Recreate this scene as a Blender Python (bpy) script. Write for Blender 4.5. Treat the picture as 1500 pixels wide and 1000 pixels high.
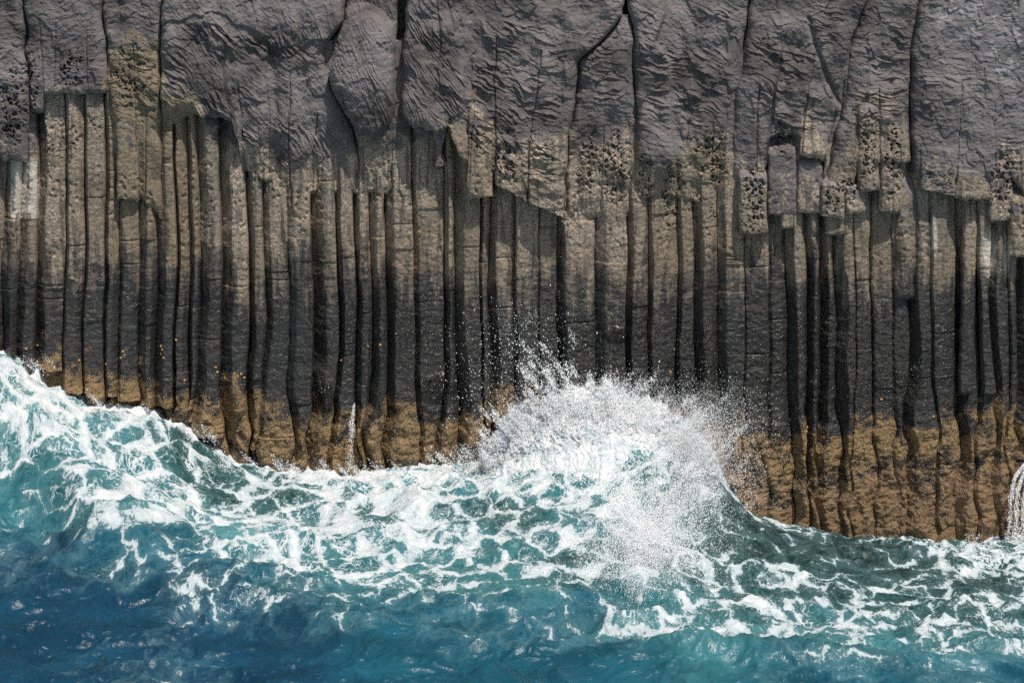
import bpy, math, random
import numpy as np

# ------------------------------------------------------------------ clear, camera, sky, sun
for o in list(bpy.data.objects):
    bpy.data.objects.remove(o, do_unlink=True)
scene = bpy.context.scene
C = scene.collection

CAM_Y, CAM_Z, FPX = -55.0, 15.0, 3300.0      # metres, metres, focal length in pixels of the 1500 px photograph
cam = bpy.data.cameras.new('camera')
cam.lens = 36.0 * FPX / 1500.0
cam.sensor_width = 36.0
cam.shift_y = -700.0 / 1500.0
cam.clip_start = 0.5
cam.clip_end = 3000
camo = bpy.data.objects.new('camera', cam)
camo.location = (0, CAM_Y, CAM_Z)
camo.rotation_euler = (math.radians(90), 0, 0)
C.objects.link(camo)
scene.camera = camo

SUN = np.array([0.235, -0.35, 0.91]); SUN /= np.linalg.norm(SUN)   # direction towards the sun
el = math.asin(SUN[2]); az = math.atan2(SUN[0], SUN[1])
world = bpy.data.worlds.new('World'); scene.world = world
world.use_nodes = True
wn = world.node_tree.nodes; wl = world.node_tree.links
sky = wn.new('ShaderNodeTexSky'); sky.sky_type = 'NISHITA'; sky.sun_disc = False
sky.sun_elevation = el; sky.sun_rotation = az
sky.dust_density = 3.0; sky.ozone_density = 0.3
bg = wn['Background']; bg.inputs['Strength'].default_value = 0.068
wl.new(sky.outputs[0], bg.inputs['Color'])
sl = bpy.data.lights.new('sun', 'SUN'); sl.energy = 4.1; sl.angle = math.radians(0.5); sl.color = (1.0, 0.95, 0.88)
so = bpy.data.objects.new('sun', sl); C.objects.link(so)
from mathutils import Vector
so.rotation_euler = Vector(SUN).to_track_quat('Z', 'Y').to_euler()
so.location = (20, -25, 40)
vs = scene.view_settings
vs.view_transform = 'Standard'; vs.look = 'None'; vs.gamma = 1; vs.use_curve_mapping = False
vs.exposure = 0.0
scene.cycles.use_denoising = False
scene.cycles.max_bounces = 3; scene.cycles.diffuse_bounces = 2; scene.cycles.glossy_bounces = 2; scene.cycles.transmission_bounces = 2; scene.cycles.transparent_max_bounces = 16
scene.cycles.sample_clamp_indirect = 3.0
scene.cycles.use_adaptive_sampling = True; scene.cycles.adaptive_threshold = 0.035; scene.cycles.adaptive_min_samples = 24

# ------------------------------------------------------------------ numpy noise
def _hash(ix, iy, seed):
    h = (ix.astype(np.int64) * 374761393 + iy.astype(np.int64) * 668265263 + seed * 2147483647) & 0xFFFFFFFF
    h = ((h ^ (h >> 13)) * 1274126177) & 0xFFFFFFFF
    h = h ^ (h >> 16)
    h = (h * 2246822519) & 0xFFFFFFFF
    return ((h ^ (h >> 15)) & 0xFFFFFF) / float(0x1000000)

def perlin(x, y, seed=0):
    x = np.asarray(x, float); y = np.asarray(y, float)
    x, y = np.broadcast_arrays(x, y)
    ix = np.floor(x); iy = np.floor(y); fx = x - ix; fy = y - iy
    u = fx*fx*fx*(fx*(fx*6-15)+10); v = fy*fy*fy*(fy*(fy*6-15)+10)
    def g(dx, dy):
        a = _hash(ix+dx, iy+dy, seed) * 2*math.pi
        return np.cos(a)*(fx-dx) + np.sin(a)*(fy-dy)
    a = g(0, 0); b = g(1, 0); c = g(0, 1); d = g(1, 1)
    return ((a + u*(b-a)) + v*((c + u*(d-c)) - (a + u*(b-a)))) * 1.5      # about -1..1

def fbm(x, y, octs=4, seed=0, gain=0.5, lac=2.03):
    s = 0; a = 1; t = 0
    for k in range(octs):
        s = s + a*perlin(x*lac**k + 17.3*k, y*lac**k - 9.1*k, seed+k*7); t += a; a *= gain
    return s / t * 1.5

def worley(x, y, seed=0, cells=False):
    x = np.asarray(x, float); y = np.asarray(y, float)
    ix = np.floor(x); iy = np.floor(y)
    f1 = np.full(x.shape, 9.0); f2 = np.full(x.shape, 9.0); cid = np.zeros(x.shape)
    for dx in (-1, 0, 1):
        for dy in (-1, 0, 1):
            cx = ix+dx; cy = iy+dy
            px = cx + 0.05+0.9*_hash(cx, cy, seed); py = cy + 0.05+0.9*_hash(cx, cy, seed+91)
            d = np.hypot(px-x, py-y)
            if cells: cid = np.where(d < f1, _hash(cx, cy, seed+7), cid)
            n1 = np.minimum(f1, d); f2 = np.minimum(np.maximum(f1, d), f2); f1 = n1
    return (f1, f2, cid) if cells else (f1, f2)

def sst(a, b, x):
    t = np.clip((x-a)/(b-a), 0, 1); return t*t*(3-2*t)

def PX(px): return (np.asarray(px, float)-750)/60.0      # photograph column -> metres along the cliff
def PZ(py): return (700-np.asarray(py, float))/60.0      # photograph row -> height on the cliff
def UX(x): return x*60+750
def UZ(z): return 700-z*60

# ------------------------------------------------------------------ object helpers
def mesh_from(name, V, F, mat, attrs=None, colors=None, smooth=True, sharp=False):
    me = bpy.data.meshes.new(name)
    V = np.ascontiguousarray(V, dtype=np.float32); F = np.ascontiguousarray(F, dtype=np.int32)
    k = F.shape[1]
    me.vertices.add(len(V)); me.vertices.foreach_set('co', V.ravel())
    me.loops.add(F.size); me.loops.foreach_set('vertex_index', F.ravel())
    me.polygons.add(len(F)); me.polygons.foreach_set('loop_start', np.arange(0, F.size, k, dtype=np.int32))
    me.update(calc_edges=True)
    me.polygons.foreach_set('use_smooth', np.full(len(F), smooth))
    for n, a in (attrs or {}).items():
        at = me.attributes.new(n, 'FLOAT', 'POINT'); at.data.foreach_set('value', np.ascontiguousarray(a, dtype=np.float32).ravel())
    for n, a in (colors or {}).items():
        at = me.attributes.new(n, 'FLOAT_COLOR', 'POINT')
        a4 = np.ones((len(V), 4), np.float32); a4[:, :3] = a; at.data.foreach_set('color', a4.ravel())
    me.materials.append(mat)
    return me

def link(name, me, parent=None, loc=None):
    o = bpy.data.objects.new(name, me); C.objects.link(o)
    if loc is not None: o.location = loc
    if parent: o.parent = parent
    return o

def tag(o, label=None, cat=None, group=None, kind=None):
    if label: o['label'] = label
    if cat: o['category'] = cat
    if group: o['group'] = group
    if kind: o['kind'] = kind
    return o

def grid_faces(nz, nx, off=0):
    i = np.arange(nz-1)[:, None]*nx + np.arange(nx-1)[None, :] + off
    return np.stack([i, i+1, i+1+nx, i+nx], -1).reshape(-1, 4)

# ------------------------------------------------------------------ node helpers
class NT:
    def __init__(s, name):
        s.m = bpy.data.materials.new(name); s.m.use_nodes = True
        s.t = s.m.node_tree; s.n = s.t.nodes; s.l = s.t.links
        s.b = s.n['Principled BSDF']
    def _in(s, sock, v):
        if hasattr(v, 'is_output') or isinstance(v, bpy.types.NodeSocket): s.l.new(v, sock)
        elif v is not None: sock.default_value = v
    def math(s, op, a, b=None, c=None, clamp=False):
        n = s.n.new('ShaderNodeMath'); n.operation = op; n.use_clamp = clamp
        s._in(n.inputs[0], a)
        if b is not None: s._in(n.inputs[1], b)
        if c is not None: s._in(n.inputs[2], c)
        return n.outputs[0]
    def attr(s, name, col=False):
        n = s.n.new('ShaderNodeAttribute'); n.attribute_name = name
        return n.outputs['Color'] if col else n.outputs['Fac']
    def pos(s):
        return s.n.new('ShaderNodeNewGeometry').outputs['Position']
    def vmul(s, v, sc):
        n = s.n.new('ShaderNodeVectorMath'); n.operation = 'MULTIPLY'; s._in(n.inputs[0], v); n.inputs[1].default_value = sc
        return n.outputs[0]
    def vadd(s, a, b):
        n = s.n.new('ShaderNodeVectorMath'); n.operation = 'ADD'; s._in(n.inputs[0], a); s._in(n.inputs[1], b)
        return n.outputs[0]
    def noise(s, v, scale, detail=4, rough=0.55, dist=0.0, color=False):
        n = s.n.new('ShaderNodeTexNoise'); s._in(n.inputs['Vector'], v)
        n.inputs['Scale'].default_value = scale; n.inputs['Detail'].default_value = detail
        n.inputs['Roughness'].default_value = rough; n.inputs['Distortion'].default_value = dist
        return n.outputs['Color'] if color else n.outputs[0]
    def voro(s, v, scale, feature='F1', rand=1.0):
        n = s.n.new('ShaderNodeTexVoronoi'); n.feature = feature; s._in(n.inputs['Vector'], v)
        n.inputs['Scale'].default_value = scale; n.inputs['Randomness'].default_value = rand
        return n.outputs['Distance']
    def ss(s, x, a, b):
        n = s.n.new('ShaderNodeMapRange'); n.interpolation_type = 'SMOOTHSTEP'; s._in(n.inputs[0], x)
        s._in(n.inputs[1], a); s._in(n.inputs[2], b); n.inputs[3].default_value = 0; n.inputs[4].default_value = 1
        return n.outputs[0]
    def lin(s, x, a, b, c, d):
        n = s.n.new('ShaderNodeMapRange'); s._in(n.inputs[0], x)
        for k, v in enumerate((a, b, c, d)): s._in(n.inputs[k+1], v)
        return n.outputs[0]
    def mix(s, f, a, b, mode='MIX'):
        n = s.n.new('ShaderNodeMix'); n.data_type = 'RGBA'; n.blend_type = mode
        s._in(n.inputs[0], f)
        for k, v in ((6, a), (7, b)):
            if isinstance(v, tuple): n.inputs[k].default_value = (*v, 1)
            else: s._in(n.inputs[k], v)
        return n.outputs[2]
    def bump(s, h, dist, strength=1.0, normal=None):
        n = s.n.new('ShaderNodeBump'); n.inputs['Distance'].default_value = dist
        s._in(n.inputs['Strength'], strength); s._in(n.inputs['Height'], h)
        if normal is not None: s.l.new(normal, n.inputs['Normal'])
        return n.outputs[0]
    def out(s, **kw):
        for k, v in kw.items():
            k = k.replace('_', ' ')
            s._in(s.b.inputs[k], v)

# ------------------------------------------------------------------ rock material
def rock_material():
    m = NT('basalt'); P = m.pos()
    tan = m.attr('tan'); wet = m.attr('wet'); barn = m.attr('barn'); alg = m.attr('alg'); pale = m.attr('pale'); clean = m.attr('clean'); gray = m.attr('gray')
    nL = m.attr('nL'); nM = m.attr('nM'); streak = m.attr('streak')
    nF = m.noise(P, 22, 4, 0.65); nX = m.noise(P, 80, 1, 0.7)
    rnd = m.n.new('ShaderNodeObjectInfo').outputs['Random']
    # dry basalt, purple grey
    c = m.mix(m.ss(nL, 0.3, 0.72), (0.078, 0.067, 0.065), (0.195, 0.172, 0.168))
    c = m.mix(m.math('MULTIPLY', m.ss(nM, 0.45, 0.75), 0.5), c, (0.24, 0.212, 0.208))
    c = m.mix(m.math('MULTIPLY', m.ss(nF, 0.5, 0.3), 0.45), c, (0.05, 0.044, 0.045))
    c = m.mix(m.math('MULTIPLY', gray, 0.6), c, (0.235, 0.215, 0.222))
    # salt bloom near the top right
    bl = m.math('MULTIPLY', m.attr('salt'), m.ss(m.noise(P, 3.2, 6, 0.72, 1.2), 0.50, 0.58))
    c = m.mix(m.math('MULTIPLY', bl, 0.75), c, (0.42, 0.42, 0.45))
    # tan lichen
    tn = m.ss(m.math('ADD', tan, m.math('MULTIPLY', m.math('SUBTRACT', nM, 0.5), 1.6)), 0.25, 0.75)
    tc = m.mix(m.ss(nF, 0.35, 0.7), (0.19, 0.154, 0.125), (0.60, 0.49, 0.385))
    tc = m.mix(m.math('MULTIPLY', m.ss(streak, 0.48, 0.66), 0.85), tc, (0.105, 0.092, 0.076))
    tc = m.mix(m.math('MULTIPLY', m.ss(nL, 0.45, 0.25), 0.6), tc, (0.15, 0.135, 0.125))
    tc = m.mix(m.math('MULTIPLY', m.ss(rnd, 0.5, 0.0), 0.45), tc, (0.13, 0.115, 0.095))
    tc = m.mix(m.math('MULTIPLY', m.attr('olive'), 0.7), tc, m.mix(nM, (0.13, 0.10, 0.066), (0.28, 0.215, 0.135)))
    c = m.mix(tn, c, tc)
    # wet black zone
    wt = m.ss(m.math('ADD', wet, m.math('MULTIPLY', m.math('SUBTRACT', m.math('ADD', m.math('MULTIPLY', streak, 0.65), m.math('MULTIPLY', nM, 0.35)), 0.5), 2.0)), 0.15, 0.85)
    wc = m.mix(nM, (0.020, 0.0195, 0.020), (0.060, 0.057, 0.055))
    wc = m.mix(m.math('MULTIPLY', m.ss(nF, 0.55, 0.72), 0.35), wc, (0.11, 0.105, 0.095))
    c = m.mix(wt, c, wc)
    c = m.mix(clean, c, m.mix(nM, (0.45, 0.38, 0.30), (0.82, 0.77, 0.70)))
    # gold barnacle film
    sp = m.noise(P, 24, 5, 0.78)
    bf = m.ss(m.math('ADD', m.math('MULTIPLY', barn, 1.15), m.math('ADD', m.math('MULTIPLY', m.math('SUBTRACT', sp, 0.5), 2.6), m.math('MULTIPLY', m.math('SUBTRACT', nM, 0.5), 1.3))), 0.74, 1.12)
    gc = m.mix(nF, (0.085, 0.050, 0.026), (0.70, 0.47, 0.23))
    gc = m.mix(m.math('MULTIPLY', m.ss(nL, 0.56, 0.68), 0.3), gc, (0.10, 0.12, 0.07))
    c = m.mix(bf, c, gc)
    # red brown weed
    af = m.ss(m.math('ADD', alg, m.math('ADD', m.math('MULTIPLY', m.math('SUBTRACT', sp, 0.5), 1.3), m.math('MULTIPLY', m.math('SUBTRACT', nM, 0.5), 0.8))), 0.3, 0.65)
    ac = m.mix(nF, (0.07, 0.042, 0.026), (0.60, 0.39, 0.21))
    ac = m.mix(m.math('MULTIPLY', m.ss(nM, 0.5, 0.3), 0.6), ac, (0.05, 0.035, 0.022))
    c = m.mix(af, c, ac)
    # pin-head white flecks
    fl = m.math('MULTIPLY', m.ss(m.voro(P, 11), 0.14, 0.09), m.ss(nM, 0.45, 0.62))
    fl = m.math('MULTIPLY', fl, m.math('ADD', m.math('MULTIPLY', tan, 0.5), m.math('ADD', m.math('MULTIPLY', wet, 0.4), barn)), clamp=True)
    c = m.mix(m.math('MULTIPLY', fl, 0.38), c, (0.42, 0.38, 0.30))
    wetness = m.math('MAXIMUM', wt, m.math('MAXIMUM', barn, alg))
    rough = m.lin(m.math('MULTIPLY', wetness, m.ss(nL, 0.2, 0.6)), 0, 1, 0.82, 0.20)
    h = m.math('MULTIPLY', m.math('ADD', m.math('MULTIPLY', nF, 1.0), m.math('MULTIPLY', nX, 0.25)), m.math('ADD', 0.25, m.math('MULTIPLY', m.math('MAXIMUM', tan, m.math('MULTIPLY', wet, 0.55)), 0.6)))
    b1 = m.bump(h, 0.03, 0.9)
    h2 = m.math('MULTIPLY', sp, m.math('MAXIMUM', barn, alg))
    b2 = m.bump(h2, 0.09, 0.9, b1)
    b2 = m.bump(m.math('MULTIPLY', m.noise(P, 6.5, 2, 0.5, 0.8), wetness), 0.10, 0.55, b2)
    gl = m.attr('glint')
    b2 = m.bump(m.math('MULTIPLY', m.noise(P, 11, 3, 0.6, 1.0), gl), 0.22, 1.0, b2)
    rough = m.math('MULTIPLY', rough, m.lin(gl, 0, 1, 1.0, 0.55))
    m.out(Base_Color=c, Roughness=rough, Normal=b2)
    m.b.inputs['Specular IOR Level'].default_value = 0.5
    return m.m
ROCK = rock_material()

# ------------------------------------------------------------------ global fields of the cliff (photograph pixels)
def blob(px, py, lst, soft=0.55):
    r = np.zeros(np.shape(px))
    for e in lst:
        cx, cy, rx, ry = e[:4]; a = e[4] if len(e) > 4 else 1.0
        d = np.hypot((px-cx)/rx, (py-cy)/ry)
        r = np.maximum(r, a*sst(1.15, soft, d))
    return r

PITS = [(20, 155, 22, 85), (45, 125, 16, 70), (108, 98, 24, 38), (62, 215, 18, 40, .8), (100, 210, 30, 45, .6), (142, 190, 16, 40, .6), (190, 110, 40, 60, .8),
        (700, 205, 22, 35, .7), (740, 230, 28, 50, .9), (860, 235, 22, 60, .8), (900, 245, 34, 70, .9), (945, 260, 18, 60, .8), (985, 290, 22, 80, .8),
        (1045, 235, 28, 60, 1), (1030, 310, 30, 50, .6), (1102, 290, 24, 60, 1), (1145, 200, 22, 40, .8), (1240, 275, 34, 22, 1), (1218, 292, 18, 30, .9), (1268, 215, 16, 62, 1), (1305, 235, 20, 68, 1),
        (1375, 262, 30, 20, .8), (1468, 262, 26, 56, .9), (330, 200, 40, 30, .4), (300, 300, 24, 50, .5), (420, 190, 40, 30, .4), (780, 200, 40, 60, .5)]
T0X = [-300, 0, 60, 66, 150, 158, 236, 243, 290, 310, 350, 480, 575, 590, 680, 690, 710, 730, 830, 850, 925, 940, 995, 1005, 1065, 1080, 1165, 1180, 1235, 1255, 1320, 1335, 1450, 1465, 1800]
T0Y = [225, 225, 200, 140, 150, 55, 60, 110, 130, 190, 215, 235, 200, 195, 180, 125, 140, 215, 195, 205, 185, 235, 245, 200, 200, 250, 215, 150, 240, 130, 130, 245, 262, 215, 215]
BARX = [-300, 0, 150, 300, 400, 600, 800, 1000, 1100, 1300, 1400, 1500, 1800]
BARY = [500, 508, 532, 562, 590, 585, 590, 605, 618, 608, 600, 585, 580]

def fields(x, z, colrand=0.0):
    px = UX(x); py = UZ(z)
    n = fbm(x*0.8, z*0.8, 4, 5); n2 = fbm(x*3, z*3, 3, 9)
    t0 = np.interp(px, T0X, T0Y)
    tan = sst(-35, 45, py - t0 - 0 + 22*n + 18*n2)
    olive = np.clip(sst(150, 165, px)*sst(300, 285, px) + 0.55*sst(0.2, -0.5, fbm(x*.35, z*.5, 3, 77)) + 0.6*sst(300, 400, py), 0, 1)
    wr = 384 + 26*fbm(x*0.35, 3.3, 3, 12) + colrand + 22*n
    wr = wr - 25*sst(80, 0, px) + 45*sst(1080, 900, px)*sst(820, 880, px) - 0*px
    wet = sst(-95, 110, py-wr + 26*fbm(x*3.1, z*0.25, 3, 14))
    b0 = np.interp(px, BARX, BARY)
    barn = sst(-26, 44, py-b0 + 30*n + 24*n2 + .9*colrand)
    alg = sst(55, 135, py-b0 + 34*n + .6*colrand)
    rmk = blob(px, py, RIDGES, .4)
    gray = (1-rmk)*.35*sst(-.3, .3, n) + sst(1330, 1400, px)*sst(300, 180, py)*.9 + 0.6*blob(px, py, [(530, 80, 60, 60), (460, 150, 40, 50), (400, 15, 90, 30), (1040, 30, 60, 60, .5)])
    salt = blob(px, py, [(1400, 30, 38, 34), (1480, 75, 40, 50), (1450, 20, 50, 22, .7)])
    clean = blob(px, py, [(1449, 368, 14, 42, 1), (1368, 350, 6, 38, .8), (1474, 372, 6, 38, .7)], .4) + (px > 13)*(px < 53)*(py > 236)*(py < 318 + 5*np.sign(perlin(x*8, 0*z, 3)))*1.0
    clean = clean * sst(-.3, .3, fbm(x*6, z*1.2, 3, 31)+.5)
    nL = 0.5 + 0.36*fbm(x*0.75+3, z*0.75, 4, 301); nM = 0.5 + 0.30*fbm(x*4+9, z*4, 4, 302, .6); st = 0.5 + 0.30*fbm(x*6.5, z*0.8, 4, 303, .6)
    glint = blob(px, py, [(480, 582, 18, 28), (575, 600, 22, 45), (640, 570, 26, 22), (470, 560, 12, 20), (905, 490, 22, 12), (935, 560, 10, 20, .6), (150, 600, 80, 22, .8), (240, 600, 25, 30), (1190, 665, 12, 30), (1140, 640, 14, 20, .6), (525, 640, 12, 40, .6), (300, 640, 14, 30, .8), (1020, 520, 40, 60, .5), (465, 430, 12, 80, .5), (1260, 520, 160, 90, .35), (550, 470, 100, 90, .35)])
    return dict(glint=glint, nL=nL, nM=nM, streak=st, tan=tan*(1-alg), olive=olive, wet=wet, barn=barn*(1-0.85*alg), alg=alg, gray=gray, salt=salt, clean=np.clip(clean, 0, 1), pale=0*x)

THX = [-300, 0, 150, 240, 300, 400, 480, 580, 620, 700, 780, 850, 930, 1000, 1090, 1180, 1240, 1330, 1800]
THY = [-12, 0, 12, -35, -55, -35, -62, -66, -56, -40, -15, -6, -16, -20, -20, -20, -8, -3, -3]
RIDGES = [(200, 120, 40, 70, .8), (262, 110, 34, 90, 1), (320, 60, 60, 40, .9), (345, 150, 60, 35, 1), (420, 60, 80, 26, 1), (540, 8, 30, 12, 1), (400, 210, 60, 40, 1), (470, 215, 50, 35, .8), (545, 150, 34, 70, .8),
          (620, 70, 40, 110, 1), (650, 130, 55, 70, 1), (720, 140, 60, 90, 1), (760, 60, 90, 40, .7), (800, 120, 60, 80, .9), (800, 245, 40, 60, 1), (740, 200, 30, 60, 1),
          (885, 110, 45, 70, .75), (960, 110, 40, 110, .9), (1020, 130, 75, 80, .8), (1050, 40, 60, 40, .5), (1140, 90, 70, 90, .8), (1170, 160, 60, 50, 1), (1290, 70, 50, 50, .9), (1285, 150, 50, 50, .9), (1350, 130, 20, 70, .9), (1390, 140, 20, 20, .8), (1420, 100, 70, 80, .35), (1475, 225, 30, 40, .9), (1200, 40, 60, 40, .5)]

GX = np.linspace(-300, 1800, 1401)
GI = np.concatenate([[0], np.cumsum(np.tan(np.radians(0.5*(np.interp(GX, THX, THY)[1:]+np.interp(GX, THX, THY)[:-1])))*np.diff(GX)/60.0)])
GROOVES = [([(128, 45), (130, 135)], .03), ([(728, 55), (724, 120), (727, 250)], .06), ([(792, 70), (788, 120), (776, 200), (773, 285)], .06), ([(690, 90), (694, 150), (686, 280)], .04),
           ([(884, 185), (880, 320)], .04), ([(1010, 175), (1004, 215)], .04), ([(1178, 150), (1172, 232)], .06), ([(1216, 0), (1208, 14), (1182, 26)], .05), ([(1405, 120), (1402, 200), (1398, 270)], .05),
           ([(1453, 148), (1456, 290)], .04), ([(427, 108), (424, 200), (426, 300)], .06), ([(466, 165), (458, 230), (457, 300)], .05), ([(60, 30), (66, 137)], .03), ([(84, 30), (80, 137)], .03),
           ([(1045, 180), (1040, 330)], .04), ([(960, 230), (957, 330)], .04), ([(905, 190), (902, 330)], .03), ([(640, 0), (646, 60), (636, 150)], .04), ([(655, 0), (668, 50)], .04),
           ([(350, 120), (356, 200)], .04), ([(390, 100), (396, 180), (392, 280)], .04), ([(500, 130), (520, 200), (522, 280)], .05), ([(1110, 120), (1106, 250)], .05), ([(1285, 130), (1288, 300)], .06), ([(197, 60), (200, 250)], .03), ([(215, 160), (212, 320)], .04)]
def relief(x, z, up=1.0):
    """Depth to add towards the camera (positive = sticks out) shared by all rock."""
    px = UX(x); py = UZ(z)
    wz = z + 0.07*fbm(x*1.3, z*1.3, 3, 41) + 0.20*fbm(x*0.4, z*0.4, 2, 43)
    s = wz - np.interp(px, GX, GI)
    l = x*1.3 + 0.4*fbm(x*.7, z*.7, 2, 44)
    out = np.zeros(np.shape(x))
    rm = blob(px + 14*fbm(x*2, z*2, 3, 50), py + 14*fbm(x*2+5, z*2, 3, 51), RIDGES, .45)
    rm = rm*(.40 + .80*sst(-.4, .35, fbm(x*1.25, z*1.5, 3, 55)))
    rm = np.maximum(rm, 0.22*sst(T0(px)+30, T0(px)-10, py))
    for (sp, am, seed) in ((0.21, 0.062, 60), (0.125, 0.044, 63), (0.066, 0.017, 66)):
        ph = s/sp + 0.9*fbm(x*1.6, z*1.6, 2, seed)
        cell = np.floor(ph); t = ph - cell
        g = perlin(l*1.5 + _hash(cell, cell*0, seed+1)*50, cell*0.37, seed+2)
        g = sst(-0.30, 0.45, g)
        saw = np.where(t < 0.10, t/0.10, ((1-t)/0.90)**1.4)
        out = out + am*saw*g*rm
    pl = sst(T0(px)+50, T0(px)-10, py)
    out = out + pl*(0.030*sst(0, .035, fbm(x*0.9+3, z*0.75, 4, 56)) + 0.012*sst(0, .03, fbm(x*2.0, z*1.4+5, 4, 57)) + 0.005*sst(0, .04, fbm(x*4.2, z*3.3+5, 3, 58)) - .03)
    # honeycomb
    pm = blob(px + 9*fbm(x*3, z*3, 3, 52), py + 9*fbm(x*3+5, z*3, 3, 53), PITS, .35)
    idx = pm > 0.01
    if idx.any():
        xx = x[idx]; zz = z[idx]
        ax = xx + 0.06*fbm(xx*5, zz*5, 3, 70); az_ = zz + 0.06*fbm(xx*5+3, zz*5, 3, 71)
        f1, f2, cid = worley(ax*8.5, az_*6.2, 72, True)
        sz = 0.16 + 0.42*cid
        pit = sst(sz, sz*.55, f1)*sst(0.03, .16, f2-f1) * sst(-.45, .25, fbm(xx*2.4, zz*2.4, 2, 74) + (pm[idx]-.55)*1.4)
        f1, f2, cid = worley(ax*17, az_*13, 73, True)
        pit2 = sst(.1+.35*cid, .05+.15*cid, f1)*sst(-.3, .3, perlin(xx*3, zz*3, 75))
        out[idx] -= pm[idx]*(0.12*pit*(.4+.6*sst(0, 1, cid)) + 0.035*pit2) - 0.03*pm[idx]*fbm(xx*4, zz*4, 3, 76)
    # scattered scoops on the pale part of the columns
    sc = sst(T0(px), T0(px)+40, py)*sst(430, 330, py)
    f1, f2 = worley((x+.05*perlin(x*4, z*4, 76))*5.5, z*4.2, 77)
    out -= 0.035*sc*sst(.34, .12, f1)*sst(0.0, .5, fbm(x*1.1, z*.8, 2, 78)+.1)
    for pts, dp in GROOVES:
        r = np.array([q[1] for q in pts], float); gx = np.array([q[0] for q in pts], float)
        o = np.argsort(r); cx = np.interp(py, r[o], gx[o]) + 1.5*perlin(z*3, 0*z+dp*90, 79)
        out = out - dp*np.exp(-((px-cx)/1.3)**2)*sst(r.min()-6, r.min()+6, py)*sst(r.max()+6, r.max()-6, py)
    return out

def T0(px): return np.interp(px, T0X, T0Y)

def micro(x, z, py):
    lo = 0.016*fbm(x*2.2, z*2.2, 4, 80)
    mid = 0.012*fbm(x*9, z*9, 3, 81)
    return lo + mid

# ------------------------------------------------------------------ slab of rock: a front grid with its own sides, top, bottom and back
def slab(x, z, y, back, inset=0.012):
    nz, nx = x.shape
    V = np.stack([x, y, z], -1)
    G = np.zeros((nz+2, nx+2, 3)); G[1:-1, 1:-1] = V
    G[0, 1:-1] = V[0]; G[-1, 1:-1] = V[-1]; G[1:-1, 0] = V[:, 0]; G[1:-1, -1] = V[:, -1]
    G[0, 0] = V[0, 0]; G[0, -1] = V[0, -1]; G[-1, 0] = V[-1, 0]; G[-1, -1] = V[-1, -1]
    G[0, :, 2] += inset; G[-1, :, 2] -= inset; G[:, 0, 0] += inset; G[:, -1, 0] -= inset
    G[0, :, 1] = back; G[-1, :, 1] = back; G[:, 0, 1] = back; G[:, -1, 1] = back
    Vf = G.reshape(-1, 3)
    F = grid_faces(nz+2, nx+2)
    W = nx+2; H = nz+2
    return Vf, np.vstack([F, [[0, (H-1)*W, H*W-1, W-1]]])

def pad_attr(a):
    return np.pad(a, 1, mode='edge').ravel()

def rock_object(name, x, z, y, back, colrand=0.0, extra=None):
    V, F = slab(x, z, y, back)
    at = fields(x, z, colrand)
    if extra: at = extra(at, x, z)
    me = mesh_from(name, V, F, ROCK, {k: pad_attr(v) for k, v in at.items()}, smooth=False)
    o = link(name, me)
    return o

# ------------------------------------------------------------------ the columns
COLS = [(2, 19), (25, 38), (50, 66), (92, 99), (120, 127), (150, 157), (172, 177), (199, 214), (225, 242), (252, 258), (275, 281), (288, 303), (321, 340), (359, 371), (383, 393),
        (419, 432), (453, 472), (489, 499), (516, 526), (539, 552), (562, 577), (604, 613), (648, 657), (665, 682), (703, 708), (716, 730), (755, 758), (788, 791), (815, 829),
        (872, 888), (918, 929), (951, 958), (994, 999), (1017, 1031), (1053, 1065), (1090, 1094), (1126, 1131), (1154, 1167), (1183, 1193), (1203, 1216), (1224, 1242), (1252, 1255), (1279, 1282),
        (1308, 1313), (1331, 1347), (1365, 1369), (1404, 1420), (1435, 1439), (1452, 1464), (1479, 1482), (1492, 1504)]
rng = random.Random(4)
left = []; v = 2
while v > -290:
    w = rng.uniform(24, 38); v -= w; left.append((v, v + rng.uniform(4, 14)))
right = []; v = 1492
while v < 1790:
    w = rng.uniform(26, 40); v += w; right.append((v, v + rng.uniform(4, 14)))
ALLC = left[::-1] + COLS + right
FIRST = len(left)

def seam(i, z, a):
    """Sideways wander of the i-th seam with height (metres)."""
    py = UZ(z)
    w = 0.055*fbm(z*0.45, 0*z + i*3.7, 4, 20) + 0.05*fbm(z*0.16, 0*z + a*0.004, 2, 21)
    kink = sst(545, 640, py)
    w = w + kink*(0.12*math.sin(i*2.3) + 0.16*fbm(z*0.9, 0*z + i*1.3, 2, 22))
    w = w + 0.07*perlin(z*0.30 + a*0.002, 0*z + 4.4, 24)
    # the strips lean to the right on the way down in the middle of the cliff
    return w

FR = [0.05*math.sin(i*1.7) + 0.03*math.sin(i*4.1+1) for i in range(len(ALLC)+1)]
front_over = {44: 0, }

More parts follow.
